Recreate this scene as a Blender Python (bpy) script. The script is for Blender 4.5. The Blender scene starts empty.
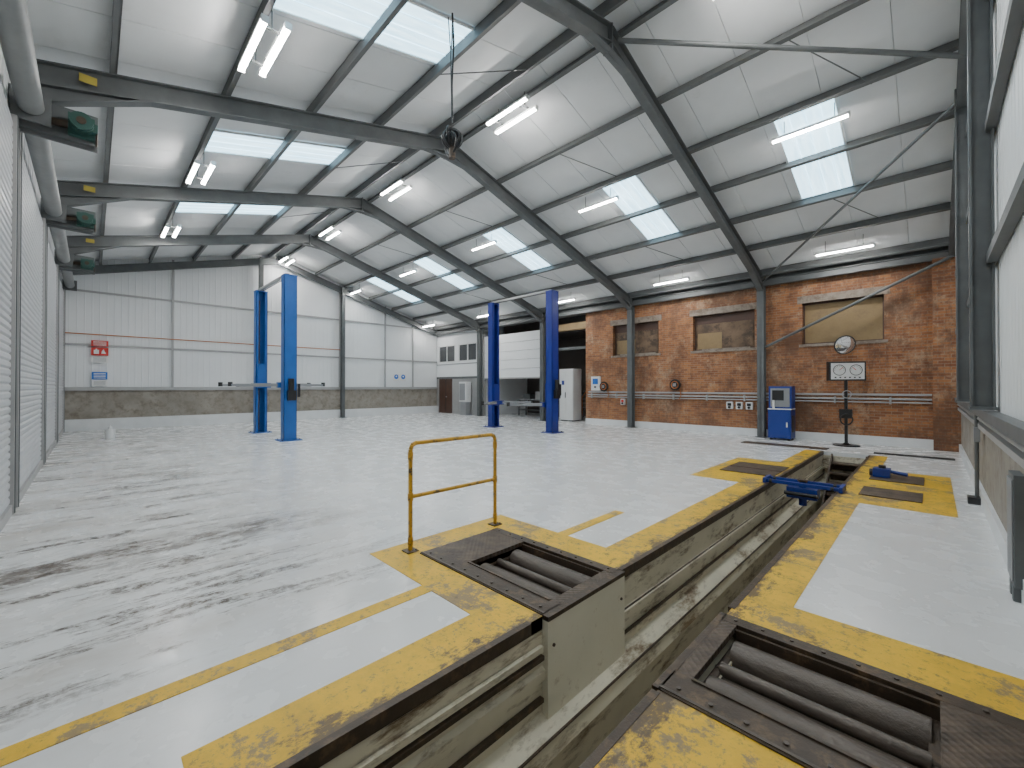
import bpy, math, random
from mathutils import Vector, Matrix
random.seed(4)
# ---------------------------------------------------------------- materials
def newmat(name):
    m=bpy.data.materials.new(name); m.use_nodes=True
    nt=m.node_tree; b=nt.nodes['Principled BSDF']
    return m,nt,b
def N(nt,t,**k):
    n=nt.nodes.new(t)
    for a,v in k.items(): setattr(n,a,v)
    return n
def noise(nt,scale,detail=4,rough=.6,stretch=None,loc=None):
    tc=N(nt,'ShaderNodeTexCoord'); mp=N(nt,'ShaderNodeMapping')
    nt.links.new(tc.outputs['Object'],mp.inputs['Vector'])
    if stretch: mp.inputs['Scale'].default_value=stretch
    if loc: mp.inputs['Location'].default_value=loc
    n=N(nt,'ShaderNodeTexNoise'); n.inputs['Scale'].default_value=scale
    n.inputs['Detail'].default_value=detail; n.inputs['Roughness'].default_value=rough
    nt.links.new(mp.outputs['Vector'],n.inputs['Vector'])
    return n
def ramp(nt,src,p0,p1,c0=(0,0,0,1),c1=(1,1,1,1)):
    r=N(nt,'ShaderNodeValToRGB'); r.color_ramp.elements[0].position=p0; r.color_ramp.elements[1].position=p1
    r.color_ramp.elements[0].color=c0; r.color_ramp.elements[1].color=c1
    nt.links.new(src,r.inputs['Fac']); return r
def mix(nt,fac,a,b,mode='MIX'):
    m=N(nt,'ShaderNodeMixRGB',blend_type=mode)
    for i,v in ((0,fac),(1,a),(2,b)):
        if hasattr(v,'is_linked') or hasattr(v,'links'): nt.links.new(v,m.inputs[i])
        elif i==0: m.inputs[0].default_value=v
        else: m.inputs[i].default_value=(v[0],v[1],v[2],1)
    return m.outputs[0]
def mul(nt,a,b,op='MULTIPLY'):
    m=N(nt,'ShaderNodeMath',operation=op)
    for i,v in ((0,a),(1,b)):
        if isinstance(v,(int,float)): m.inputs[i].default_value=v
        else: nt.links.new(v,m.inputs[i])
    return m.outputs[0]
def axis(nt):
    tc=N(nt,'ShaderNodeTexCoord'); sp=N(nt,'ShaderNodeSeparateXYZ'); nt.links.new(tc.outputs['Object'],sp.inputs[0])
    def rng(out,a,b_,lo=0,hi=1):
        mr=N(nt,'ShaderNodeMapRange'); nt.links.new(sp.outputs[out],mr.inputs['Value'])
        mr.inputs['From Min'].default_value=a; mr.inputs['From Max'].default_value=b_; mr.inputs['To Min'].default_value=lo; mr.inputs['To Max'].default_value=hi
        return mr.outputs[0]
    return rng
def bump(nt,b,src,strength,dist=.01):
    bp=N(nt,'ShaderNodeBump'); bp.inputs['Strength'].default_value=strength; bp.inputs['Distance'].default_value=dist
    nt.links.new(src,bp.inputs['Height']); nt.links.new(bp.outputs['Normal'],b.inputs['Normal'])
def mat(name,col,rough=.5,metal=0.,var=.25,scale=3.,grime=None,gp=(.55,.7),gs=6.,bmp=0.,gst=None):
    m,nt,b=newmat(name)
    n=noise(nt,scale)
    dark=tuple(c*(1-var) for c in col)
    r=ramp(nt,n.outputs['Fac'],.3,.7)
    c=mix(nt,r.outputs[0],dark,col)
    if grime:
        n2=noise(nt,gs,8,.72,gst); r2=ramp(nt,n2.outputs['Fac'],gp[0],gp[1])
        c=mix(nt,r2.outputs[0],c,grime)
    nt.links.new(c,b.inputs['Base Color'])
    b.inputs['Roughness'].default_value=rough; b.inputs['Metallic'].default_value=metal
    if bmp: bump(nt,b,noise(nt,40).outputs['Fac'],bmp)
    return m
def emis(name,col,s,stripes=False):
    m,nt,b=newmat(name)
    b.inputs['Base Color'].default_value=(*col,1)
    b.inputs['Emission Color'].default_value=(*col,1); b.inputs['Emission Strength'].default_value=s
    if stripes:
        n=noise(nt,2.5,5,.65,(7,.5,1)); r=ramp(nt,n.outputs['Fac'],.30,.70,(col[0]*.42,col[1]*.60,col[2]*.68,1),(col[0],col[1],col[2],1))
        nt.links.new(r.outputs[0],b.inputs['Emission Color'])
    return m
def floor_mat():
    m,nt,b=newmat('painted_concrete_floor')
    n=noise(nt,.5,4,.5); c=mix(nt,ramp(nt,n.outputs['Fac'],.3,.7).outputs[0],(.735,.745,.745),(.825,.835,.835))
    n2=noise(nt,9,8,.75); c=mix(nt,mul(nt,ramp(nt,n2.outputs['Fac'],.63,.72).outputs[0],.35),c,(.45,.42,.38))
    rng=axis(nt)
    mask=mul(nt,rng('Y',-.6,3.0,1,0),rng('X',-2.5,-3.4,0,1))
    n5=noise(nt,.9,7,.7,(1.5,.5,1)); c=mix(nt,mul(nt,mul(nt,mask,ramp(nt,n5.outputs['Fac'],.44,.64).outputs[0]),.55),c,(.36,.30,.23))
    n3=noise(nt,1.5,11,.78,(2.4,.38,1)); r3=ramp(nt,n3.outputs['Fac'],.51,.56)
    n4=noise(nt,12,6,.75); r4=ramp(nt,n4.outputs['Fac'],.38,.56)
    c=mix(nt,mul(nt,mul(nt,rng('Y',.8,3.2,1,.0),rng('X',-2.95,-3.3,0,1)),mul(nt,r3.outputs[0],r4.outputs[0])),c,(.09,.065,.045))
    n7=noise(nt,3.6,11,.8,(1.3,.5,1),(3,7,0)); 
    line=mul(nt,mul(nt,rng('X',-6.0,-5.6,0,1),rng('X',-5.4,-5.0,1,0)),rng('Y',1.5,2.4,1,0))
    c=mix(nt,mul(nt,line,mul(nt,ramp(nt,n7.outputs['Fac'],.46,.54).outputs[0],.85)),c,(.10,.07,.05))
    n6=noise(nt,1.1,9,.75,(2.6,.35,1)); c=mix(nt,mul(nt,ramp(nt,n6.outputs['Fac'],.56,.68).outputs[0],.20),c,(.42,.38,.32))
    nt.links.new(c,b.inputs['Base Color'])
    rr=ramp(nt,noise(nt,3,4).outputs['Fac'],.3,.7,(.18,)*3+(1,),(.34,)*3+(1,)); nt.links.new(rr.outputs[0],b.inputs['Roughness'])
    bump(nt,b,noise(nt,5,3).outputs['Fac'],.12,.01)
    return m
def yellow_mat():
    m,nt,b=newmat('worn_yellow_paint')
    rng=axis(nt)
    n=noise(nt,2.5,8,.75); c=mix(nt,ramp(nt,n.outputs['Fac'],.42,.65).outputs[0],(.84,.51,.012),(.62,.38,.02))
    n2=noise(nt,14,9,.82); c=mix(nt,mul(nt,ramp(nt,n2.outputs['Fac'],.54,.62).outputs[0],.8),c,(.20,.14,.07))
    n3=noise(nt,1.7,11,.82); c=mix(nt,mul(nt,ramp(nt,n3.outputs['Fac'],.53,.565).outputs[0],.85),c,(.22,.17,.11))
    n4=noise(nt,3.1,10,.8,None,(5,5,0)); c=mix(nt,mul(nt,ramp(nt,n4.outputs['Fac'],.59,.63).outputs[0],.8),c,(.11,.08,.05))
    # chipped and oily close to the pit lips
    lip=mul(nt,rng('X',-2.16,-1.95,0,1),rng('X',-.78,-1.0,0,1))
    n5=noise(nt,4.5,11,.8,(1,.5,1),(2,9,0)); s=mul(nt,n5.outputs['Fac'],mul(nt,lip,.20),'ADD')
    c=mix(nt,mul(nt,ramp(nt,s,.64,.70).outputs[0],.9),c,(.10,.07,.045))
    nt.links.new(c,b.inputs['Base Color']); b.inputs['Roughness'].default_value=.45
    bump(nt,b,n2.outputs['Fac'],.3,.01); return m
def brick_mat():
    m,nt,b=newmat('red_brick')
    tc=N(nt,'ShaderNodeTexCoord'); sp=N(nt,'ShaderNodeSeparateXYZ'); cb=N(nt,'ShaderNodeCombineXYZ')
    nt.links.new(tc.outputs['Object'],sp.inputs[0]); 
    ad=N(nt,'ShaderNodeMath',operation='ADD'); nt.links.new(sp.outputs['X'],ad.inputs[0]); nt.links.new(sp.outputs['Y'],ad.inputs[1])
    nt.links.new(ad.outputs[0],cb.inputs[0]); nt.links.new(sp.outputs['Z'],cb.inputs[1])
    br=N(nt,'ShaderNodeTexBrick'); nt.links.new(cb.outputs[0],br.inputs['Vector'])
    br.inputs['Scale'].default_value=1; br.inputs['Brick Width'].default_value=.235; br.inputs['Row Height'].default_value=.078
    br.inputs['Mortar Size'].default_value=.008; br.inputs['Mortar Smooth'].default_value=.2
    br.inputs['Color1'].default_value=(.42,.175,.065,1); br.inputs['Color2'].default_value=(.23,.09,.042,1); br.inputs['Mortar'].default_value=(.30,.21,.14,1)
    n=noise(nt,.9,10,.8); c=mix(nt,mul(nt,ramp(nt,n.outputs['Fac'],.52,.60).outputs[0],.6),br.outputs['Color'],(.46,.33,.22))
    n3=noise(nt,.8,10,.8,(1,1,.7),(4,2,1)); c=mix(nt,mul(nt,ramp(nt,n3.outputs['Fac'],.47,.58).outputs[0],.72),c,(.11,.055,.033))
    n5=noise(nt,1.6,9,.8,(1.4,1,.35),(1,2,8)); c=mix(nt,mul(nt,ramp(nt,n5.outputs['Fac'],.55,.63).outputs[0],.6),c,(.09,.05,.035))
    n2=noise(nt,14,5,.7); c=mix(nt,mul(nt,ramp(nt,n2.outputs['Fac'],.55,.70).outputs[0],.7),c,(.13,.065,.045))
    nt.links.new(c,b.inputs['Base Color']); b.inputs['Roughness'].default_value=.8
    bump(nt,b,br.outputs['Fac'],-.5,.01); return m
def plate_mat():
    m,nt,b=newmat('checker_plate')
    n=noise(nt,6,6,.7); c=mix(nt,ramp(nt,n.outputs['Fac'],.35,.65).outputs[0],(.05,.038,.028),(.15,.11,.08))
    nt.links.new(c,b.inputs['Base Color']); b.inputs['Roughness'].default_value=.5; b.inputs['Metallic'].default_value=.3
    tc=N(nt,'ShaderNodeTexCoord'); mp=N(nt,'ShaderNodeMapping'); mp.inputs['Rotation'].default_value=(0,0,.785)
    nt.links.new(tc.outputs['Object'],mp.inputs['Vector'])
    ch=N(nt,'ShaderNodeTexVoronoi'); ch.inputs['Scale'].default_value=28; ch.inputs['Randomness'].default_value=0
    nt.links.new(mp.outputs[0],ch.inputs['Vector']); bump(nt,b,ch.outputs['Distance'],.8,.01); return m
M={}
M['floor']=floor_mat(); M['yellow']=yellow_mat(); M['brick']=brick_mat(); M['plate']=plate_mat()
M['steel']=mat('grey_structural_steel',(.14,.15,.153),.5,.1,.25)
M['steel2']=mat('grey_purlin_steel',(.15,.156,.158),.55,.1,.2)
M['roof']=mat('roof_liner',(.77,.79,.80),.6,0,.08,1.2,(.61,.62,.62),(.6,.85),2)
M['clad']=mat('white_cladding',(.83,.85,.86),.5,0,.05,1.)
M['shut']=mat('galvanised_shutter',(.56,.575,.59),.4,.2,.12)
M['conc']=mat('stained_blockwork',(.38,.345,.295),.85,0,.35,1.5,(.20,.17,.14),(.48,.66),4,.3)
M['curb']=mat('white_curb_paint',(.78,.80,.81),.4,0,.1)
M['trunk']=mat('grey_trunking',(.42,.42,.42),.45,.2,.1)
M['barrel']=mat('shutter_barrel_paint',(.24,.25,.25),.5,.1,.2)
M['cream']=mat('cream_pit_paint',(.74,.69,.54),.45,0,.20,1.5,(.18,.125,.07),(.51,.64),2.6,0,(1,.55,2.2))
M['creamc']=mat('cream_cover_paint',(.80,.76,.62),.45,0,.10,1.5,(.38,.30,.20),(.57,.72),5)
M['pitfl']=mat('pit_floor_grime',(.14,.105,.07),.55,0,.4,3)
M['dark']=mat('black_rubber',(.02,.02,.02),.5,0,.2)
M['rust']=mat('grimy_steel',(.080,.056,.038),.45,.2,.4,6,(.17,.11,.06),(.52,.68),8,.3)
M['roller']=mat('worn_roller_steel',(.125,.10,.08),.40,.2,.35,5,(.055,.04,.03),(.52,.66),9,.4,(.4,3,3))
M['blue1']=mat('blue_lift_paint',(.012,.12,.44),.35,0,.15)
M['blue2']=mat('navy_lift_paint',(.012,.03,.26),.35,0,.15)
M['gblue']=mat('cabinet_blue',(.012,.04,.26),.4,0,.1)
M['grey']=mat('grey_enamel',(.28,.29,.30),.4,0,.1)
M['white']=mat('white_enamel',(.78,.79,.79),.4,0,.05)
M['black']=mat('black_enamel',(.015,.015,.017),.35,0,.1)
M['green']=mat('green_motor_paint',(.025,.085,.07),.4,0,.25)
M['railY']=mat('yellow_rail_paint',(.62,.34,.012),.4,0,.15,8,(.05,.035,.02),(.54,.62),14)
M['tagY']=mat('yellow_plate',(.50,.40,.07),.5)
M['red']=mat('red_sign',(.65,.03,.02),.4)
M['bsign']=mat('blue_sign',(.02,.16,.60),.4)
M['wood']=mat('brown_door_paint',(.09,.045,.03),.5)
M['board']=mat('boarded_plywood',(.34,.24,.12),.7,0,.3,2,(.17,.115,.07),(.5,.75),2)
M['dirtyboard']=mat('dirty_boarded_opening',(.22,.145,.09),.7,0,.5,2.5,(.07,.05,.035),(.45,.60),3)
M['lintel']=mat('concrete_lintel',(.34,.29,.24),.85,0,.3,3,(.18,.14,.11),(.46,.62),5)
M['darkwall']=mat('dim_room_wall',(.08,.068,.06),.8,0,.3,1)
M['glass']=mat('dark_window_glass',(.07,.075,.08),.1,0,.3,2)
M['mirror']=mat('mirror_glass',(.9,.91,.92),.12,.85,.02)
M['copper']=mat('orange_pipe',(.50,.17,.05),.4,.1,.2)
M['sky']=emis('translucent_rooflight',(.62,.87,1.0),3.9,True)
M['tube']=emis('led_tube',(1,.98,.945),124)
M['paper']=mat('paper_white',(.8,.8,.78),.6,0,.03)
# ---------------------------------------------------------------- builder
class B:
    def __init__(s): s.v=[];s.f=[];s.m=[];s.sm=[];s.names=[]
    def mi(s,m):
        if m not in s.names: s.names.append(m)
        return s.names.index(m)
    def add(s,vs,fs,m,smooth=False):
        o=len(s.v); s.v+= [tuple(v) for v in vs]; k=s.mi(m)
        for f in fs: s.f.append([i+o for i in f]); s.m.append(k); s.sm.append(smooth)
    def hexa(s,c,m): s.add(c,[(0,3,2,1),(4,5,6,7),(0,1,5,4),(1,2,6,5),(2,3,7,6),(3,0,4,7)],m)
    def box(s,x0,x1,y0,y1,z0,z1,m):
        x0,x1=sorted((x0,x1));y0,y1=sorted((y0,y1));z0,z1=sorted((z0,z1))
        s.hexa([(x0,y0,z0),(x1,y0,z0),(x1,y1,z0),(x0,y1,z0),(x0,y0,z1),(x1,y0,z1),(x1,y1,z1),(x0,y1,z1)],m)
    def frame(s,p0,p1,up):
        p0=Vector(p0);p1=Vector(p1); d=(p1-p0).normalized(); up=Vector(up)
        if abs(d.dot(up))>.98: up=Vector((1,0,0))
        r=d.cross(up).normalized(); u=r.cross(d).normalized(); return p0,p1,r,u
    def sect(s,p0,p1,rects,m,up=(0,0,1)):
        p0,p1,r,u=s.frame(p0,p1,up)
        for (a0,a1,b0,b1) in rects:
            c=[p+r*a+u*b for p in (p0,p1) for a,b in ((a0,b0),(a1,b0),(a1,b1),(a0,b1))]
            s.hexa(c,m)
    def obox(s,p0,p1,w,h,m,up=(0,0,1)): s.sect(p0,p1,[(-w/2,w/2,-h/2,h/2)],m,up)
    def ib(s,p0,p1,d,w,m,up=(0,0,1),tf=.02,tw=.014):
        s.sect(p0,p1,[(-w/2,w/2,d/2-tf,d/2),(-w/2,w/2,-d/2,-d/2+tf),(-tw/2,tw/2,-d/2,d/2)],m,up)
    def cyl(s,p0,p1,r,m,seg=18,r2=None):
        r2=r if r2 is None else r2
        p0,p1,a,b=s.frame(p0,p1,(0,0,1)); vs=[]
        for p,q in ((p0,r),(p1,r2)):
            for i in range(seg):
                t=2*math.pi*i/seg; vs.append(p+(a*math.cos(t)+b*math.sin(t))*q)
        s.add(vs,[(i,(i+1)%seg,seg+(i+1)%seg,seg+i) for i in range(seg)],m,True)
        s.add(vs[:seg],[tuple(range(seg))[::-1]],m); s.add(vs[seg:],[tuple(range(seg))],m)
    def tube(s,pts,r,m,seg=10):
        for i in range(len(pts)-1): s.cyl(pts[i],pts[i+1],r,m,seg)
    def sph(s,c,r,m,sc=(1,1,1),seg=16,rings=10):
        vs=[];c=Vector(c)
        for j in range(rings+1):
            ph=math.pi*j/rings
            for i in range(seg):
                t=2*math.pi*i/seg; vs.append(c+Vector((math.sin(ph)*math.cos(t)*sc[0],math.sin(ph)*math.sin(t)*sc[1],math.cos(ph)*sc[2]))*r)
        s.add(vs,[(j*seg+i,j*seg+(i+1)%seg,(j+1)*seg+(i+1)%seg,(j+1)*seg+i) for j in range(rings) for i in range(seg)],m,True)
    def torus(s,c,R,r,ax,m,seg=28,ss=8):
        c=Vector(c); p0,p1,a,b=s.frame(c,c+Vector(ax),(0,0,1)); d=Vector(ax).normalized(); vs=[]
        for i in range(seg):
            t=2*math.pi*i/seg; o=a*math.cos(t)+b*math.sin(t)
            for j in range(ss):
                q=2*math.pi*j/ss; vs.append(c+o*(R+r*math.cos(q))+d*r*math.sin(q))
        s.add(vs,[(i*ss+j,((i+1)%seg)*ss+j,((i+1)%seg)*ss+(j+1)%ss,i*ss+(j+1)%ss) for i in range(seg) for j in range(ss)],m,True)
    def prism(s,pts,vec,m):
        n=len(pts); vs=[Vector(p) for p in pts]+[Vector(p)+Vector(vec) for p in pts]
        s.add(vs,[tuple(range(n))[::-1],tuple(range(n,2*n))]+[(i,(i+1)%n,n+(i+1)%n,n+i) for i in range(n)],m)
    def cells(s,u0,u1,w0,w1,holes,fn):
        us=sorted({u0,u1}|{h[0] for h in holes}|{h[1] for h in holes}); ws=sorted({w0,w1}|{h[2] for h in holes}|{h[3] for h in holes})
        for i in range(len(us)-1):
            for j in range(len(ws)-1):
                cu=(us[i]+us[i+1])/2; cw=(ws[j]+ws[j+1])/2
                if us[i]<u0-1e-6 or us[i+1]>u1+1e-6 or ws[j]<w0-1e-6 or ws[j+1]>w1+1e-6: continue
                if any(h[0]<cu<h[1] and h[2]<cw<h[3] for h in holes): continue
                fn(us[i],us[i+1],ws[j],ws[j+1])
    def obj(s,name,bevel=0,fix=True):
        me=bpy.data.meshes.new(name); me.from_pydata(s.v,[],s.f)
        for n in s.names: me.materials.append(M[n])
        for p,k,q in zip(me.polygons,s.m,s.sm): p.material_index=k; p.use_smooth=q
        import bmesh
        if fix:
            bm=bmesh.new(); bm.from_mesh(me); bmesh.ops.recalc_face_normals(bm,faces=bm.faces); bm.to_mesh(me); bm.free()
        me.update(); o=bpy.data.objects.new(name,me); bpy.context.scene.collection.objects.link(o)
        if bevel:
            b=o.modifiers.new('bevel','BEVEL'); b.width=bevel; b.segments=2; b.limit_method='ANGLE'
        return o
# ---------------------------------------------------------------- key dims (metres)
YL=-.78; YB=15.35; XF=-22.2; XN=.50; RY=6.15; RZ=7.92; SL=.263; SR=.288
FR=[-3.85,-8.45,-13.05,-17.65]
def roof(y): return RZ-SL*(RY-y) if y<RY else RZ-SR*(y-RY)
PX0,PX1,PY0,PY1=-1.93,-1.03,.50,12.9
LU=(-3.48,-1.93,2.23,3.25); RU=(-1.03,.42,2.12,3.15)
b=B()
b.cells(XF-.3,XN+.3,YL-.2,YB+4.0,[(PX0,PX1,PY0,PY1),LU,RU],lambda a,c,d,e:b.box(a,c,d,e,-.09,0,'floor'))
b.obj('floor')
# markings
b=B(); t=.004
R=lambda a,c,d,e:b.box(a,c,d,e,0,t,'yellow')
R(-2.30,PX0,.28,LU[2]-.34); R(-3.82,PX0,1.89,LU[2]); R(-3.82,LU[0],LU[2],3.62); R(LU[0],PX0,LU[3],3.62)
R(-2.30,PX0,3.62,7.7); R(-3.12,PX0,7.7,10.4); R(-2.30,PX0,10.4,12.9)
R(PX0,PX1,.28,PY0)
R(-2.91,-2.78,YL+.1,1.89); R(-2.91,-2.78,3.62,4.8)
R(PX1,-.45,.28,1.75); R(PX1,.46,1.75,RU[2])
R(PX1,.46,RU[3],3.60); R(PX1,-.72,3.60,7.5); R(PX1,.22,7.5,8.05); R(PX1,-.78,8.05,8.75);R(-.1,.22,8.05,8.75); R(PX1,.22,8.75,9.5); R(-.1,.22,9.5,10.3);R(PX1,-.78,9.5,10.3); R(PX1,.22,10.3,10.7); R(PX1,-.72,10.7,12.9)
b.obj('floor_marking')
# pit
b=B()
prof=[(PX0,0),(PX0,-.34),(-1.90,-.36),(-1.90,-.42),(PX0,-.44),(PX0,-.66),(-1.80,-.74),(-1.77,-.84),(-1.86,-.90),(-1.86,-1.5),(-2.1,-1.5),(-2.1,-.095),(PX0-.001,-.095)]
b.prism([(x,PY0,z) for x,z in prof],(0,PY1-PY0,0),'cream')
b.box(PX1,PX1+.15,PY0,PY1,-1.5,-.095,'cream'); b.box(PX0-.17,PX1+.15,PY0-.15,PY0,-1.5,-.095,'cream')
b.box(PX0-.17,PX1+.15,PY1,PY1+.15,-1.5,-.095,'cream'); b.box(PX0-.17,PX1+.15,PY0-.15,PY1+.15,-1.6,-1.5,'pitfl')
for x in (PX0-.03,PX1-.025): 
    for y0,y1 in ((PY0,2.1),(3.27,PY1)): b.box(x,x+.045,y0,y1,-.075,.007,'rust')
b.box(-1.925,-1.885,PY0,2.2,-.27,-.24,'rust'); b.box(-1.925,-1.895,PY0,2.2,-.22,-.18,'cream')
b.box(-1.925,-1.89,PY0,2.2,-.56,-.53,'rust')
b.box(-1.925,-1.91,3.3,PY1,-.36,-.345,'rust'); b.box(-1.925,-1.905,3.3,PY1,-.56,-.54,'rust')
b.box(-1.80,-1.785,PY0,PY1,-.735,-.725,'rust')
b.obj('inspection_pit')
b=B()
for i in range(6):
    z=-.22-i*.2; y=PY1-.05-i*.27; b.box(-1.74,-1.10,y-.27,y,z-.03,z,'plate')
    b.box(-1.74,-1.10,y-.02,y,z-.2,z,'rust')
b.obox((-1.74,PY1-.02,-.1),(-1.74,PY1-1.75,-1.4),.03,.18,'rust');b.obox((-1.09,PY1-.02,-.1),(-1.09,PY1-1.75,-1.4),.03,.18,'rust')
b.obj('pit_steps')
# brake tester roller beds
def rollerbed(u,rx0,rx1,side,name):
    x0,x1,y0,y1=u; b=B()
    for q in ((x0,x1,y0,y0+.03),(x0,x1,y1-.03,y1),(x0,x0+.03,y0,y1),(x1-.03,x1,y0,y1)): b.box(*q,-.42,-.005,'rust')
    b.box(x0,x1,y0,y1,-.45,-.42,'pitfl')
    fr=.10; f0=.20
    b.box(x0,x1,y0,y0+f0,-.03,.012,'rust'); b.box(x0,x1,y1-fr,y1,-.03,.012,'rust')
    b.box(x0,rx0,y0+f0,y1-fr,-.03,.010,'plate'); b.box(rx1,x1,y0+f0,y1-fr,-.03,.010,'plate')
    b.box(x0,x1,y0+.012,y0+.03,.012,.018,'roller'); b.box(rx0,rx1,y0+f0-.02,y0+f0,.0,.02,'rust')
    for y,r,z in ((y0+.35,.105,-.14),(y1-.25,.105,-.13),(y0+.545,.04,-.085)):
        b.cyl((rx0+.03,y,z),(rx1-.03,y,z),r,'roller',28)
        b.cyl((rx0,y,z),(rx1,y,z),r*.35,'rust',14)
    b.box(rx0+.04,rx1-.04,y0+.47,y0+.50,-.13,-.10,'roller'); b.box(rx0+.04,rx1-.04,y0+.59,y0+.63,-.16,-.12,'rust')
    b.obox((rx0,y1-.12,-.06),(rx1,y1-.12,-.06),.02,.10,'rust')
    for x in (rx0+.02,rx1-.02): b.box(x-.02,x+.02,y0+.2,y1-.12,-.22,-.08,'rust')
    for i in range(9):
        for y in (y0+.07,y1-.05): b.cyl((x0+.08+i*(x1-x0-.16)/8,y,.01),(x0+.08+i*(x1-x0-.16)/8,y,.02),.012,'roller',8)
    if side<0: 
        b.box(x1-.005,x1+.05,y0,y1,-.98,-.02,'creamc'); b.box(x1-.01,x1+.055,y0,y1,-.02,.012,'rust')
        for z in (-.2,-.8):
            for y in (y0+.06,y1-.06): b.cyl((x1+.05,y,z),(x1+.06,y,z),.012,'rust',8)
    else: b.box(x0-.03,x0,y0,y1,-.98,-.02,'creamc'); b.box(x0-.035,x0+.01,y0,y1,-.02,.012,'rust')
    b.obj(name)
rollerbed(LU,-2.98,-2.02,-1,'brake_tester_roller_bed')
rollerbed(RU,-.93,.02,1,'brake_tester_roller_bed')
b=B()
for q in ((-2.9,-2.0,8.55,9.1),(-2.9,-2.0,9.15,9.75)): b.box(*q,0.004,.018,'plate')
for q in ((-.78,-.1,8.05,8.75),(-.78,-.1,9.5,10.3)): b.box(*q,.0,.018,'plate')
b.obj('pit_cover_plate')
# pit jack
b=B()
b.box(-1.99,-.97,7.95,7.99,.02,.075,'gblue'); b.box(-1.99,-.97,8.21,8.25,.02,.075,'gblue')
b.box(-1.68,-1.27,7.97,8.23,-.18,-.01,'gblue'); b.cyl((-1.48,8.10,-.3),(-1.48,8.10,.08),.055,'gblue'); b.cyl((-1.48,8.10,.08),(-1.48,8.10,.11),.07,'rust')
b.box(-2.01,-1.96,7.92,8.28,.008,.09,'gblue'); b.box(-1.0,-.95,7.92,8.28,.008,.09,'gblue')
for x in (-1.9,-1.08):
    for y in (7.97,8.23): b.cyl((x-.02,y,.045),(x+.02,y,.045),.035,'dark',12)
b.cyl((-1.7,7.93,-.10),(-1.25,7.93,-.10),.03,'black'); b.obj('pit_jack',.006)
b=B(); b.box(-.75,-.52,9.75,10.0,.02,.17,'gblue'); b.cyl((-.63,9.87,.17),(-.63,9.87,.22),.05,'black'); b.cyl((-.52,9.87,.12),(-.30,9.83,.10),.03,'gblue'); b.cyl((-.80,9.87,.08),(-.74,9.87,.08),.06,'dark'); b.obj('bottle_jack',.008)
# guard rail
b=B(); x=-3.6; y0,y1=2.2,3.32; z=1.05; c=.06; r=.021
b.tube([(x,y0,0),(x,y0,z-c),(x,y0+.018,z-.018),(x,y0+c,z),(x,y1-c,z),(x,y1-.018,z-.018),(x,y1,z-c),(x,y1,0)],r,'railY',12)
b.cyl((x,y0,.53),(x,y1,.53),r*.95,'railY',12)
for y in (y0,y1):
    b.box(x-.06,x+.06,y-.06,y+.06,0.004,.014,'rust')
    for z_,rr in ((.53,.028),(.93,.026),(.10,.026)): b.cyl((x,y,z_-.035),(x,y,z_+.035),rr,'railY',12)
    for sx in (-.04,.04): b.cyl((x+sx,y+.04,.014),(x+sx,y+.04,.026),.009,'rust',8)
b.obj('guard_rail')
# ---------------------------------------------------------------- walls
wins=[(-9.4,-7.4,2.9,4.15),(-6.1,-4.1,2.9,4.15),(-2.8,-.92,2.9,4.15)]
b=B(); b.cells(-10.76,XN+.2,0,4.85,wins,lambda a,c,d,e:b.box(a,c,YB,YB+.33,d,e,'brick'))
for (a,c,d,e) in wins:
    b.box(a-.12,c+.12,YB-.015,YB+.3,e,e+.22,'lintel'); b.box(a-.08,c+.08,YB-.03,YB+.3,d-.08,d,'lintel')
b.box(.02,.5,YB-.30,YB,0,4.85,'brick')
b.box(XF,XN+.2,YB+.0,YB+.33,4.85,5.5,'steel2')
b.box(-10.76,XN,YB-.03,YB,0,.24,'curb')
b.obj('wall_right')
for i,(a,c,d,e) in enumerate(wins):
    b=B(); y=YB+.20; b.box(a,c,y,y+.02,d,e,'board' if i==2 else 'dirtyboard')
    for q in ((a,a+.04,d,e),(c-.04,c,d,e)): b.box(q[0],q[1],y-.03,y,q[2],q[3],'wood')
    for q in ((a,c,d,d+.04),(a,c,e-.04,e)): b.box(q[0],q[1],y-.03,y,q[2],q[3],'wood')
    if i<2:
        b.box(a+.05,c-.05,y-.012,y,e-.30,e-.05,'wood')
        b.box(a+.1,a+(c-a)*.46,y-.02,y,d+.06,d+.62,'board'); b.box(a+(c-a)*.50,c-.1,y-.02,y,d+.06,d+.80,'dirtyboard')
        b.box(a+.3,c-.15,y-.14,y-.03,d,d+.05,'lintel')
    b.obj('window_%d'%(i+1))
b=B()
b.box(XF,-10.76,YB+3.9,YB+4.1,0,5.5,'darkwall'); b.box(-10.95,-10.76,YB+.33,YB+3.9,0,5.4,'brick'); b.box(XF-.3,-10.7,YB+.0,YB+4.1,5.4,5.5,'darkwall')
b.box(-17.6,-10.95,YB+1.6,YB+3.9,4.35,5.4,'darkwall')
b.obj('wall_annex')
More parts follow.
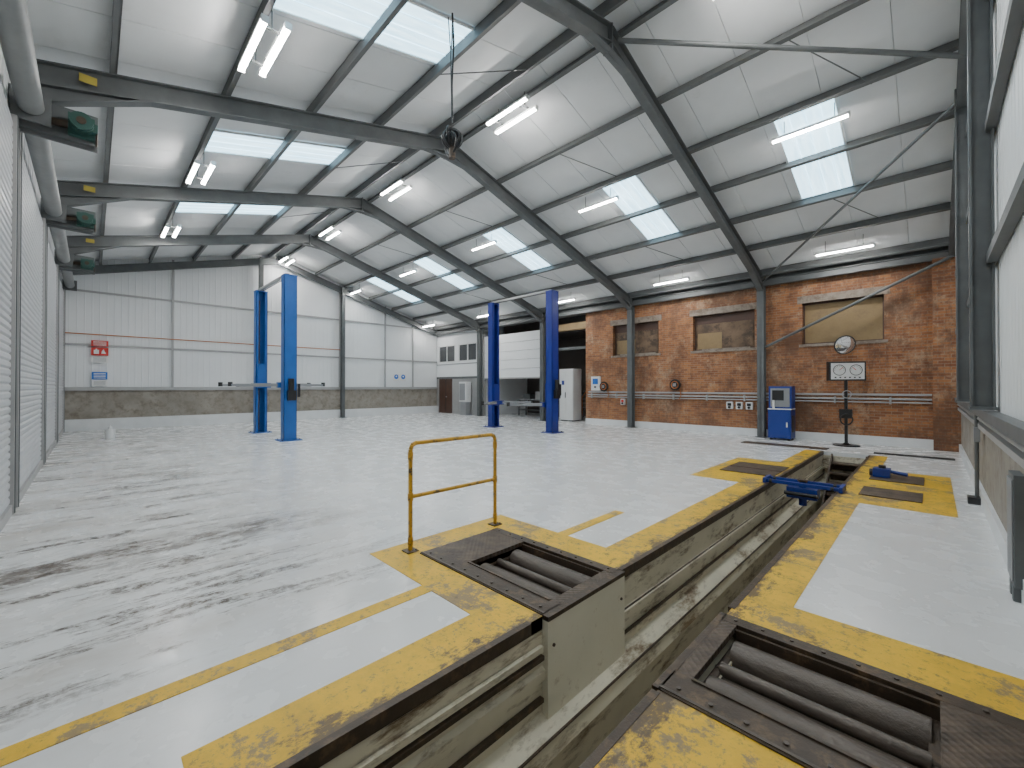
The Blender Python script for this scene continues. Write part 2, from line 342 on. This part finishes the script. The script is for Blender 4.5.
# office front
b=B(); Y=YB+.05
b.cells(-22.15,-17.85,0,5.3,[(-21.9,-20.5,0,2.1),(-21.9,-20.2,3.1,4.15),(-19.9,-18.2,3.1,4.15)],lambda a,c,d,e:b.box(a,c,Y,Y+.1,d,e,'clad' if d>=2.1 else 'trunk'))
b.box(-17.95,-17.85,Y,Y+3.8,0,5.3,'clad')
for i in range(16):
    xx=-20.4+i*.16; b.box(xx,xx+.05,Y-.02,Y,.0,2.1,'trunk')
b.box(-22.15,-17.85,Y-.03,Y,2.1,2.22,'steel'); b.box(-22.15,-17.85,Y-.03,Y,2.95,3.0,'grey')
b.obj('wall_office')
for k,(a,c) in enumerate(((-21.9,-20.2),(-19.9,-18.2))):
    b=B(); b.box(a,c,Y+.04,Y+.06,3.1,4.15,'glass')
    for q in ((a,a+.07,3.1,4.15),(c-.07,c,3.1,4.15),((a+c)/2-.03,(a+c)/2+.03,3.1,4.15)): b.box(q[0],q[1],Y-.01,Y+.04,q[2],q[3],'white')
    b.box(a,c,Y-.01,Y+.04,3.1,3.16,'white'); b.box(a,c,Y-.01,Y+.04,4.09,4.15,'white'); b.obj('window_%d'%(4+k))
b=B(); b.box(-21.9,-20.5,Y+.03,Y+.07,0,2.1,'wood'); b.box(-21.22,-21.18,Y+.02,Y+.03,0,2.1,'black'); b.cyl((-21.1,Y-.03,1.0),(-21.1,Y+.03,1.0),.03,'trunk'); 
for a,c in ((-21.8,-21.3),(-21.1,-20.6)):
    b.box(a,c,Y+.015,Y+.03,.2,.95,'wood'); b.box(a,c,Y+.015,Y+.03,1.1,1.95,'wood')
b.obj('door_1')
b=B()
for i in range(5):
    z=2.1+i*.46; b.box(-17.6,-13.2,YB+.1,YB+.15,z,z+.445,'clad')
b.box(-17.6,-13.2,YB+.08,YB+.17,2.03,2.1,'trunk'); b.box(-17.66,-17.6,YB+.05,YB+.2,0,4.5,'trunk'); b.box(-13.2,-13.14,YB+.05,YB+.2,0,4.5,'trunk')
b.obj('door_2')
# shutters
def shutter(x0,x1,name):
    b=B(); y=YL+.04
    b.box(x0,x1,y-.02,y+.04,0,.12,'trunk'); z=.12
    while z<4.95:
        h=.095; pts=[(y,z),(y+.018,z+.025),(y+.018,z+.07),(y,z+h)]
        for (ya,za),(yb,zb) in zip(pts[:-1],pts[1:]):
            b.add([(x0,ya,za),(x1,ya,za),(x1,yb,zb),(x0,yb,zb)],[(0,1,2,3)],'shut')
        z+=h
    for x in (x0,x1): b.box(x-.06,x+.06,y-.02,y+.05,0,5.05,'trunk'); b.box(x-.015,x+.015,y+.05,y+.06,0,5.05,'steel')
    b.cyl((x0+.05,y+.16,5.24),(x1-.05,y+.16,5.24),.125,'barrel',24)
    for x in (x0,x1): b.box(x-.02,x+.02,y-.02,y+.34,5.05,5.42,'steel')
    b.obj(name,0,False)
for x0,x1 in ((-3.65,-.1),(-8.25,-4.05),(-12.85,-8.65),(-17.45,-13.25),(-21.75,-17.85)): shutter(x0,x1,'roller_shutter_door')
b=B(); b.box(XF-.2,XN+.2,YL-.2,YL,0,6.3,'clad')
for fx in FR: b.box(fx-.10,fx+.10,YL,YL+.03,0,5.5,'steel')
x=XF
while x<XN:
    b.box(x,x+.05,YL,YL+.015,5.0,6.05,'clad'); x+=.3
b.obj('wall_left')
for fx in FR:
    b=B(); y=-.12; x=fx+.18
    b.box(fx+.02,fx+.1,YL+.1,y+.12,5.0,5.05,'steel'); b.box(fx+.0,fx+.03,YL+.1,y+.16,4.95,5.45,'steel')
    b.cyl((x-.10,y,5.19),(x+.16,y,5.19),.105,'green',20); b.cyl((x+.16,y,5.19),(x+.19,y,5.19),.115,'green',20); b.cyl((x+.19,y,5.19),(x+.20,y,5.19),.05,'rust',14)
    for i in range(5): b.cyl((x-.02+i*.035,y,5.19),(x-.005+i*.035,y,5.19),.12,'green',20)
    b.box(x-.13,x+.0,y-.13,y+.13,5.05,5.34,'green'); b.box(x-.02,x+.08,y+.09,y+.16,5.12,5.24,'green')
    b.cyl((x-.14,y-.30,5.2),(x-.04,y,5.2),.05,'rust'); b.torus((x-.05,y+.15,5.10),.10,.010,(0,1,0),'rust')
    b.obj('shutter_motor')
def cladx(b,x,y0,y1,z0,top,sgn,m):
    y=y0
    while y<y1-1e-3:
        pts=[(y,0),(min(y+.16,y1),0),(min(y+.17,y1),.006),(min(y+.19,y1),.006),(min(y+.20,y1),0)]
        for (ya,da),(yb,db) in zip(pts[:-1],pts[1:]):
            if yb-ya<1e-5: continue
            b.add([(x+sgn*da,ya,z0),(x+sgn*db,yb,z0),(x+sgn*db,yb,top(yb)),(x+sgn*da,ya,top(ya))],[(0,1,2,3)],m)
        y+=.20
b=B(); cladx(b,XF+.14,YL,YB,1.5,roof,1,'clad')
b.box(XF-.1,XF+.16,YL,YB,0,1.5,'conc'); b.box(XF-.1,XF+.34,YL,YB,0,.42,'curb')
b.box(XF-.1,XF+.12,YL-.1,RY,1.5,6.0,'clad'); b.box(XF-.1,XF+.12,RY,YB,1.5,5.2,'clad')
b.obj('wall_far',0,False)
b=B()
b.box(XF+.14,XF+.26,YL,YB,1.47,1.60,'trunk')
b.box(XF+.16,XF+.20,YL,YB,3.12,3.19,'trunk') ; b.box(XF+.16,XF+.20,YL,YB,5.1,5.17,'trunk')
b.cyl((XF+.24,YL,3.55),(XF+.24,9.2,3.55),.02,'copper',8)
for y in (2.33,9.2,11.8,13.6): b.box(XF+.16,XF+.22,y-.035,y+.035,1.6,roof(y)-.1,'trunk')
b.obj('trim_1')
b=B()
for y in (5.46,9.25): b.ib((XF+.46,y,0),(XF+.46,y,roof(y)-.2),.22,.16,'steel',(1,0,0)); b.box(XF+.35,XF+.6,y-.15,y+.15,0,.02,'steel')
b.ib((XF+.35,YL+.1,roof(YL)-.36),(XF+.35,RY,RZ-.36),.28,.16,'steel'); b.ib((XF+.35,RY,RZ-.36),(XF+.35,YB-.1,roof(YB)-.36),.28,.16,'steel')
b.obj('gable_frame')
# near gable
b=B(); cladx(b,XN,YL,YB,1.3,roof,-1,'clad'); b.box(XN,XN+.2,YL,YB,0,1.3,'conc'); b.box(XN+.02,XN+.2,YL,YB,1.3,5.0,'clad'); b.box(XN-.04,XN,3.7,YB-.3,0,.2,'curb')
b.obj('wall_near',0,False)
b=B(); 
b.box(XN-.11,XN-.01,YL,YB-.35,1.24,1.34,'steel2'); b.box(XN-.06,XN-.01,YL,YB-.35,1.04,1.10,'trunk'); b.cyl((XN-.05,YL,1.17),(XN-.05,YB-.35,1.17),.02,'trunk')
for z,ye in ((2.9,YB-.35),(4.3,YB-.35),(5.7,12.0)): b.box(XN-.09,XN-.01,0,ye,z,z+.10,'steel2')
b.obj('trim_2')
b=B()
for y in (6.7,10.2): b.ib((XN-.12,y,1.36),(XN-.12,y,roof(y)-.2),.18,.15,'steel',(1,0,0)); b.box(XN-.22,XN-.02,y-.11,y+.11,1.36,1.39,'steel')
b.ib((XN-.12,YL+.1,roof(YL)-.36),(XN-.12,RY,RZ-.36),.28,.14,'steel'); b.ib((XN-.12,RY,RZ-.36),(XN-.12,YB-.1,roof(YB)-.36),.28,.14,'steel')
b.obj('gable_frame')
# roof
b=B()
for (ya,yb) in ((YL-.2,RY),(RY,YB+.35)):
    x=XF-.2
    while x<XN+.2:
        x2=min(x+1.0,XN+.2)
        b.hexa([(x,ya,roof(ya)),(x2-.012,ya,roof(ya)),(x2-.012,yb,roof(yb)),(x,yb,roof(yb)),(x,ya,roof(ya)+.06),(x2,ya,roof(ya)+.06),(x2,yb,roof(yb)+.06),(x,yb,roof(yb)+.06)],'roof')
        x=x2
    b.hexa([(XF-.2,ya,roof(ya)+.02),(XN+.2,ya,roof(ya)+.02),(XN+.2,yb,roof(yb)+.02),(XF-.2,yb,roof(yb)+.02),(XF-.2,ya,roof(ya)+.1),(XN+.2,ya,roof(ya)+.1),(XN+.2,yb,roof(yb)+.1),(XF-.2,yb,roof(yb)+.1)],'roof')
b.obj('ceiling')
def skylight(x0,x1,y0,y1):
    b=B(); 
    b.hexa([(x0,y0,roof(y0)-.03),(x1,y0,roof(y0)-.03),(x1,y1,roof(y1)-.03),(x0,y1,roof(y1)-.03),(x0,y0,roof(y0)-.005),(x1,y0,roof(y0)-.005),(x1,y1,roof(y1)-.005),(x0,y1,roof(y1)-.005)],'sky')
    for x in (x0,x1): b.obox((x,y0,roof(y0)-.03),(x,y1,roof(y1)-.03),.04,.04,'white')
    for k in range(1,4):
        x=x0+(x1-x0)*k/4; b.obox((x,y0,roof(y0)-.035),(x,y1,roof(y1)-.035),.02,.012,'sky')
    b.obj('skylight')
for xc in (-1.72,-5.7,-10.55,-15.0,-19.3): skylight(xc-.5,xc+.5,9.5,12.15)
for xc in (-1.72,-5.75,-10.6,-15.1): skylight(xc-.52,xc+.52,1.65,4.35)
b=B()
for y in (5.85,4.4,3.0,1.6,.2,6.45,7.95,9.4,10.8,12.2,13.6,15.05):
    z=roof(y); s=SL if y<RY else -SR; up=Vector((0,-s,1)).normalized()
    p0=(XF+.15,y,z-.11);p1=(XN-.02,y,z-.11)
    b.sect(p0,p1,[(-.01,.01,-.1,.1),(-.01,.07,-.1,-.085),(-.07,.01,.085,.1)],'steel2',up)
b.obj('roof_purlins')
for fx in FR:
    b=B(); yl=YL+.1; yr=YB-.22
    zl=roof(yl)-.37; zr=roof(yr)-.37; za=RZ-.37
    b.ib((fx,yl,zl),(fx,RY,za),.31,.17,'steel'); b.ib((fx,RY,za),(fx,yr,zr),.31,.17,'steel')
    b.ib((fx,yr,0),(fx,yr,zr+.15),.24,.2,'steel',(0,1,0)); b.box(fx-.15,fx+.15,yr-.18,yr+.18,0,.02,'steel')
    b.prism([(fx-.008,yl,zl-.15),(fx-.008,yl+1.3,zl+1.3*SL-.15),(fx-.008,yl,zl-.42)],(.016,0,0),'steel')
    b.obox((fx,yl,zl-.42),(fx,yl+1.3,zl+1.3*SL-.15),.17,.02,'steel')
    b.prism([(fx-.008,yr,zr-.15),(fx-.008,yr-1.2,zr+1.2*SR-.15),(fx-.008,yr,zr-.36)],(.016,0,0),'steel')
    b.obox((fx,yr,zr-.36),(fx,yr-1.2,zr+1.2*SR-.15),.17,.02,'steel')
    b.prism([(fx-.008,RY-.6,za-.6*SL-.15),(fx-.008,RY,za-.30),(fx-.008,RY+.6,za-.6*SR-.15)],(.016,0,0),'steel')
    b.obox((fx,RY-.6,za-.6*SL-.15),(fx,RY,za-.28),.17,.02,'steel');b.obox((fx,RY,za-.28),(fx,RY+.6,za-.6*SR-.15),.17,.02,'steel')
    b.box(fx-.09,fx+.09,RY-.015,RY+.015,za-.3,za+.17,'steel')
    yy=-.06; zz=roof(yy)-.37; b.box(fx+.086,fx+.096,yy-.09,yy+.09,zz-.055,zz+.055,'tagY')
    b.obj('portal_frame')
b=B()
b.ib((XF+.2,YB-.2,4.92),(XN-.05,YB-.2,4.92),.2,.14,'steel'); b.cyl((XF+.2,YB-.35,5.15),(XN-.1,YB-.35,5.15),.05,'steel')
b.obj('eaves_beam')
b=B()
b.cyl((-3.8,YB-.3,4.95),(XN-.12,10.1,roof(10.1)-.42),.03,'steel',10)
b.cyl((-3.75,RY+.15,RZ-.42),(XN-.12,9.2,roof(9.2)-.50),.04,'steel',10)
b.cyl((-3.8,YB-.18,2.85),(XN-.1,YB-.36,4.85),.04,'steel',10)
b.obj('wind_bracing')
b=B()
for xs in (-1.6,-6.3,-10.9,-15.4):
    for ya,yb in ((4.4,5.85),(7.95,9.4),(12.2,13.6)): b.cyl((xs,ya,roof(ya)-.2),(xs+.9,yb,roof(yb)-.2),.010,'steel',6)
b.obj('roof_sag_rods')
# ---------------------------------------------------------------- lights
def batten(xc,y,pair):
    b=B(); L=.62
    ys=(y-.14,y+.14) if pair else (y,)
    for yy in ys:
        z=roof(yy)-.34
        b.box(xc-L,xc+L,yy-.045,yy+.045,z-.01,z+.04,'white'); b.box(xc-L+.02,xc+L-.02,yy-.033,yy+.033,z-.032,z-.01,'tube')
        b.box(xc-L-.01,xc-L+.02,yy-.045,yy+.045,z-.045,z+.04,'white'); b.box(xc+L-.02,xc+L+.01,yy-.045,yy+.045,z-.045,z+.04,'white')
    z=roof(y)
    for x in (xc-.4,xc+.4):
        b.cyl((x,y,z-.30),(x,y,z-.01),.008,'steel',6)
        if pair: b.box(x-.02,x+.02,y-.18,y+.18,z-.32,z-.30,'steel')
    b.obj('strip_light')
for xc in (-6.7,-11.6,-16.6): batten(xc,1.7,True)
for xc in (-1.7,-6.45,-11.35,-16.3,-21.3): batten(xc,6.42,True)
for xc in (-1.65,-6.4,-11.1,-16.1,-21.2): batten(xc,9.7,False); batten(xc,14.2,False)
batten(-1.7,1.7,True)
# ---------------------------------------------------------------- lifts
def lift(xa,xb,y,col,za,name,H=4.95,w=.18):
    b=B()
    for x,s in ((xa,-1),(xb,1)):
        d=.14
        b.box(x-s*d,x-s*(d-.014),y-w,y+w,0,H,col)
        b.box(x-s*d,x+s*d,y-w,y-w+.014,0,H,col); b.box(x-s*d,x+s*d,y+w-.014,y+w,0,H,col)
        b.box(x+s*(d-.014),x+s*d,y-w,y-w+.08,0,H,col); b.box(x+s*(d-.014),x+s*d,y+w-.08,y+w,0,H,col)
        b.box(x-.28,x+.28,y-.30,y+.30,0,.025,col)
        for bx in (-.22,.22):
            for by in (-.24,.24): b.cyl((x+bx,y+by,.025),(x+bx,y+by,.05),.02,'rust',8)
        b.cyl((x-s*.05,y-.05,.1),(x-s*.05,y-.05,H-.3),.035,'roller',10); 
        b.box(x-s*.1,x+s*(d+.06),y-.14,y+.14,za-.12,za+.75,col); b.box(x+s*(d+.05),x+s*(d+.22),y-.24,y+.24,za-.08,za+.08,col)
        for t in (-1,1):
            p0=Vector((x+s*(d+.16),y+t*.18,za)); p1=p0+Vector((s*.35,t*.65,0)); p2=p0+Vector((s*.55,t*1.15,0))
            b.obox(p0,p1,.13,.10,'grey' ); b.obox(p1-(p2-p1)*.3,p2,.09,.07,'grey'); b.cyl(p2-Vector((0,0,.04)),p2+Vector((0,0,.09)),.06,'dark'); b.cyl(p0-Vector((0,0,.08)),p0+Vector((0,0,.08)),.05,'grey')
        b.box(x-d*1.1,x+d*1.1,y-w*1.05,y+w*1.05,H,H+.02,col)
    x=xa; b.box(x+.14,x+.28,y-.1,y+.12,1.2,1.5,'black'); b.cyl((x+.22,y,1.5),(x+.22,y,1.85),.08,'black'); b.box(x+.14,x+.20,y+.2,y+.26,1.3,1.7,'black')
    b.obox((xa,y-.05,H+.05),(xb,y-.05,H+.05),.10,.06,'trunk'); b.cyl((xa,y+.08,H+.06),(xb,y+.08,H+.06),.012,'black',8)
    b.obj(name)
lift(-13.72,-16.75,4.2,'blue1',1.66,'two_post_vehicle_lift')
lift(-9.45,-12.5,11.45,'blue2',.98,'two_post_vehicle_lift')
# ---------------------------------------------------------------- brick wall fittings
b=B()
for z,r in ((1.27,.03),(1.18,.022)): b.cyl((-10.6,YB-.07,z),(0,YB-.07,z),r,'trunk',10)
x=-10.4
while x<0: b.box(x-.02,x+.02,YB-.11,YB,1.13,1.33,'trunk'); x+=1.2
b.box(-10.6,0,YB-.04,YB,1.36,1.42,'trunk')
b.obj('air_line_pipe')
def socket(x,z,m1='white',m2='bsign',w=.13,h=.2):
    b=B(); b.box(x-w,x+w,YB-.10,YB,z-h,z+h,m1); b.box(x-w*.6,x+w*.6,YB-.12,YB-.10,z-h*.1,z+h*.7,m2); b.cyl((x,YB-.14,z-h*.5),(x,YB-.10,z-h*.5),.04,'black'); b.obj('wall_socket',.008)
for x in (-4.85,-4.55,-4.25): socket(x,.98,'white','black',.10,.12)
socket(-10.2,1.75,'white','bsign',.22,.3); socket(-8.9,1.0,'white','red',.09,.12)
def hose(x,z):
    b=B(); b.cyl((x,YB-.2,z),(x,YB,z),.05,'black'); 
    for i,R_ in enumerate((.13,.16,.19)): b.torus((x,YB-.07-.035*i,z),R_,.022,(0,1,0),'dark')
    b.torus((x,YB-.18,z),.13,.018,(0,1,0),'copper'); b.cyl((x,YB-.18,z),(x,YB-.05,z),.10,'black')
    b.tube([(x+.15,YB-.1,z-.1),(x+.2,YB-.1,z-.4),(x+.12,YB-.1,z-.55)],.015,'copper',8); b.box(x-.06,x+.06,YB-.22,YB-.2,z-.06,z+.06,'grey'); b.obj('hose_reel')
hose(-6.7,1.68); hose(-9.75,1.62)
# blue cabinet
b=B(); x0,x1,y0,y1=-3.55,-2.95,14.6,15.15
b.box(x0,x1,y0,y1,.06,.92,'gblue'); b.box(x0,x1,y0+.1,y1,.92,1.62,'gblue'); b.box(x0+.05,x1-.05,y0+.085,y0+.10,1.0,1.56,'grey'); b.box(x0+.1,x1-.2,y0+.07,y0+.085,1.2,1.5,'black')
b.box(x0-.01,x1+.01,y0-.01,y1,.92,.95,'white'); b.box(x0+.03,x1-.03,y0-.015,y0,.12,.86,'gblue'); b.box(x1-.12,x1-.08,y0-.035,y0-.015,.4,.55,'white'); b.cyl((x0+.14,y0+.06,.95),(x0+.14,y0+.06,1.2),.03,'paper')
b.box(x1,x1+.012,y0+.1,y1-.1,.25,.75,'black')
for x in (x0+.07,x1-.07):
    for y in (y0+.07,y1-.07): b.cyl((x,y,0),(x,y,.06),.04,'dark')
b.obj('tool_cabinet',.008)
# brake tester display on stand
b=B(); x,y=-1.66,14.55; c=Vector((x,y,0))
b.obox(c,c+Vector((0,0,1.8)),.07,.07,'black'); b.cyl(c,c+Vector((0,0,.03)),.30,'black',24); b.cyl(c+Vector((0,0,.03)),c+Vector((0,0,.08)),.1,'black',16,.05)
rt=Vector((.88,.47,0)).normalized(); dn=Vector((.47,-.88,0))
b.obox(c-rt*.42+Vector((0,0,2.03)),c+rt*.42+Vector((0,0,2.03)),.18,.52,'black')
f=c+dn*.095
b.obox(f-rt*.38+Vector((0,0,2.03)),f+rt*.38+Vector((0,0,2.03)),.012,.44,'white')
f=c+dn*.105
for k in (-1,1):
    cc=f+rt*.19*k+Vector((0,0,2.06)); b.torus(cc,.14,.008,dn,'black',24,6); b.obox(cc,cc+rt*(-.08)*k+Vector((0,0,.07)),.008,.012,'red')
    for i in range(9):
        t_=math.pi*(i/8); q=cc+rt*math.cos(t_)*.12+Vector((0,0,math.sin(t_)*.12)); b.obox(q,q+(cc-q)*.2,.008,.008,'black')
for i in range(6): b.obox(f+rt*(-.3+i*.11)+Vector((0,0,1.86)),f+rt*(-.26+i*.11)+Vector((0,0,1.86)),.01,.03,'black')
b.box(x-.14,x+.14,y-.1,y-.04,.75,1.0,'black'); b.torus((x+.02,y-.12,.72),.14,.02,dn,'dark')
b.torus(c+dn*.05+Vector((0,0,1.4)),.1,.012,dn,'trunk')
b.obj('brake_tester_display')
# convex mirror on wall arm
b=B(); c=Vector((-1.72,YB-.42,2.78)); dn=Vector((.55,-.80,-.25)).normalized(); seg=28
p0,p1,ua,ub=b.frame(c,c+dn,(0,0,1)); vs=[];fs=[]
for j in range(7):
    rr=.25*j/6; hh=.09*(1-(j/6)**2)
    for i in range(seg):
        t_=2*math.pi*i/seg; vs.append(c+dn*hh+(ua*math.cos(t_)+ub*math.sin(t_))*max(rr,.001))
for j in range(6):
    for i in range(seg): fs.append((j*seg+i,j*seg+(i+1)%seg,(j+1)*seg+(i+1)%seg,(j+1)*seg+i))
b.add(vs,fs,'mirror',True)
b.cyl(c-dn*.03,c-dn*.002,.265,'black',28); b.torus(c,.257,.014,dn,'black',28,6)
b.tube([tuple(c-dn*.03),(c.x-.02,YB-.15,c.z+.05),(c.x-.02,YB,c.z+.05)],.018,'black'); b.obj('convex_mirror')
b=B(); b.box(-3.9,-1.9,13.2,13.6,0,.015,'plate'); b.obj('cover_board')
b=B(); b.prism([(-1.0,13.25,0),(-1.0,13.47,0),(-1.0,13.40,.03),(-1.0,13.32,.03)],(1.35,0,0),'dark'); b.obj('cable_ramp')
# annex contents
b=B(); b.box(-12.55,-11.75,15.75,16.4,.05,2.45,'white'); b.box(-12.52,-12.16,15.735,15.75,.15,2.4,'white'); b.box(-12.13,-11.78,15.735,15.75,.15,2.4,'white'); b.box(-12.2,-12.17,15.71,15.735,1.1,1.35,'black'); b.box(-12.4,-12.25,15.73,15.735,1.7,1.9,'gblue')
for x in (-12.45,-11.85): b.box(x-.03,x+.03,15.8,16.35,0,.05,'black')
b.obj('storage_locker',.01)
b=B(); b.box(-16.6,-14.0,17.0,17.7,.88,.94,'grey')
for x in (-16.5,-14.1):
    for y in (17.05,17.65): b.box(x-.03,x+.03,y-.03,y+.03,0,.88,'steel')
b.box(-16.5,-14.1,17.1,17.6,.3,.33,'steel'); b.box(-16.2,-15.7,17.1,17.5,.94,1.2,'steel'); b.box(-15.3,-14.7,17.1,17.5,.94,1.35,'trunk'); b.cyl((-14.4,17.3,.94),(-14.4,17.3,1.2),.1,'red'); b.obj('workbench')
b=B()
for i in range(10): b.box(-12.9,-12.0,16.7+i*.24,16.94+i*.24,.2*i+.17,.2*i+.2,'steel')
b.obox((-12.0,16.7,.1),(-12.0,19.1,2.1),.04,.2,'steel'); b.cyl((-12.0,16.7,1.0),(-12.0,19.1,3.1),.025,'copper'); b.cyl((-12.0,16.8,.2),(-12.0,16.8,1.1),.025,'copper'); b.obj('staircase')
b=B(); b.box(-13.0,-10.8,YB+.05,YB+.3,4.2,4.5,'board'); b.box(-13.0,-10.8,YB+.05,YB+.2,3.3,3.42,'steel'); b.obj('timber_header_beam')
b=B(); x=-18.9; b.box(x-.3,x+.3,14.9,15.3,.75,1.9,'white'); b.box(x-.25,x+.25,14.88,14.9,.85,1.8,'grey'); b.box(x-.25,x+.25,14.95,15.25,0.0,.75,'grey'); b.obj('water_cooler',.02)
# cable coil hanging
b=B(); x,y=-5.0,3.75; zt=roof(y)
pts=[(x-.5+.05*i,y+.35-.035*i,zt+.05-.08*math.sin(math.pi*i/10)*3.0-.2) for i in range(11)]
b.tube(pts,.010,'black',8)
b.tube([(x,y,zt-.15),(x+.02,y+.01,6.7),(x-.01,y,6.1),(x,y,5.5)],.014,'black',8)
b.tube([(x-.10,y,zt-.15),(x-.07,y+.02,6.6),(x-.02,y,5.9),(x-.01,y,5.5)],.008,'black',8)
for i in range(8): b.torus((x+random.uniform(-.02,.02),y+random.uniform(-.02,.02),5.24+random.uniform(-.08,.08)),.12+random.uniform(-.04,.03),.020,(math.cos(i*.5),math.sin(i*.5),.1),'black')
b.cyl((x,y,4.98),(x,y,5.25),.05,'rust'); b.obj('hanging_cable_coil')
def sign(y,z,w,h,m,name,glyph):
    b=B(); x=XF+.27; b.box(x,x+.01,y-w/2,y+w/2,z-h/2,z+h/2,m)
    g=x+.013
    if glyph=='fire':
        b.box(x+.01,g,y-w*.35,y-w*.05,z-h*.3,z+h*.2,'paper'); b.box(x+.01,g,y-w*.25,y-w*.15,z+h*.2,z+h*.35,'paper')
        b.prism([(x+.01,y+w*.08,z-h*.25),(x+.01,y+w*.36,z-h*.25),(x+.01,y+w*.28,z+h*.05),(x+.01,y+w*.22,z+h*.35),(x+.01,y+w*.12,z+h*.05)],(.003,0,0),'paper')
    if glyph=='disc': b.cyl((x+.01,y,z+h*.1),(g,y,z+h*.1),w*.36,'bsign'); b.sph((g,y,z+h*.15),w*.12,'paper',(.2,1,1))
    if glyph=='lines':
        lm='grey' if m=='paper' else 'paper'
        for i in range(4): b.box(x+.01,g,y-w*.38,y+w*.38,z-h*.35+i*h*.2,z-h*.27+i*h*.2,lm)
    b.obj(name)
sign(.20,3.22,.46,.22,'red','fire_point_sign','lines'); sign(.20,2.92,.46,.30,'red','fire_point_sign','fire'); sign(.20,2.62,.46,.22,'paper','safety_notice_sign','lines')
sign(.20,2.02,.42,.28,'bsign','safety_notice_sign','lines'); sign(.20,1.75,.42,.22,'paper','safety_notice_sign','lines')
sign(12.45,2.15,.38,.42,'paper','mandatory_sign','disc'); sign(12.9,2.15,.38,.42,'paper','mandatory_sign','disc')
b=B(); b.cyl((-17.9,.4,0),(-17.9,.4,.3),.12,'white'); b.cyl((-17.9,.4,.3),(-17.9,.4,.38),.05,'white'); b.torus((-17.9,.4,.4),.06,.01,(0,1,0),'white'); b.obj('plastic_canister')
# near gable fittings
b=B(); b.box(.42,.48,4.8,5.1,.12,.95,'steel')
for i in range(6): b.box(.41,.42,4.82+i*.046,4.85+i*.046,.16,.91,'grey')
for y in (4.9,5.05): b.box(.42,.48,y-.03,y+.03,0,.12,'steel')
b.obj('panel_heater',.006)
b=B(); b.cyl((.43,8.6,.05),(.43,8.6,1.22),.022,'steel',12); b.box(.34,.46,8.5,8.7,0,.09,'black'); b.box(.40,.46,8.52,8.68,.85,1.05,'grey'); b.obj('conduit_drop')
# ---------------------------------------------------------------- world + camera
w=bpy.data.worlds.new('sky'); bpy.context.scene.world=w; w.use_nodes=True
w.node_tree.nodes['Background'].inputs[0].default_value=(.7,.8,.9,1); w.node_tree.nodes['Background'].inputs[1].default_value=.5
cam=bpy.data.cameras.new('camera'); co=bpy.data.objects.new('camera',cam); bpy.context.scene.collection.objects.link(co)
cam.sensor_width=36; cam.lens=420/1024*36; cam.clip_start=.02
co.location=(0,0,1.6)
co.rotation_euler=(math.radians(90+.41),0,math.radians(45))
bpy.context.scene.camera=co
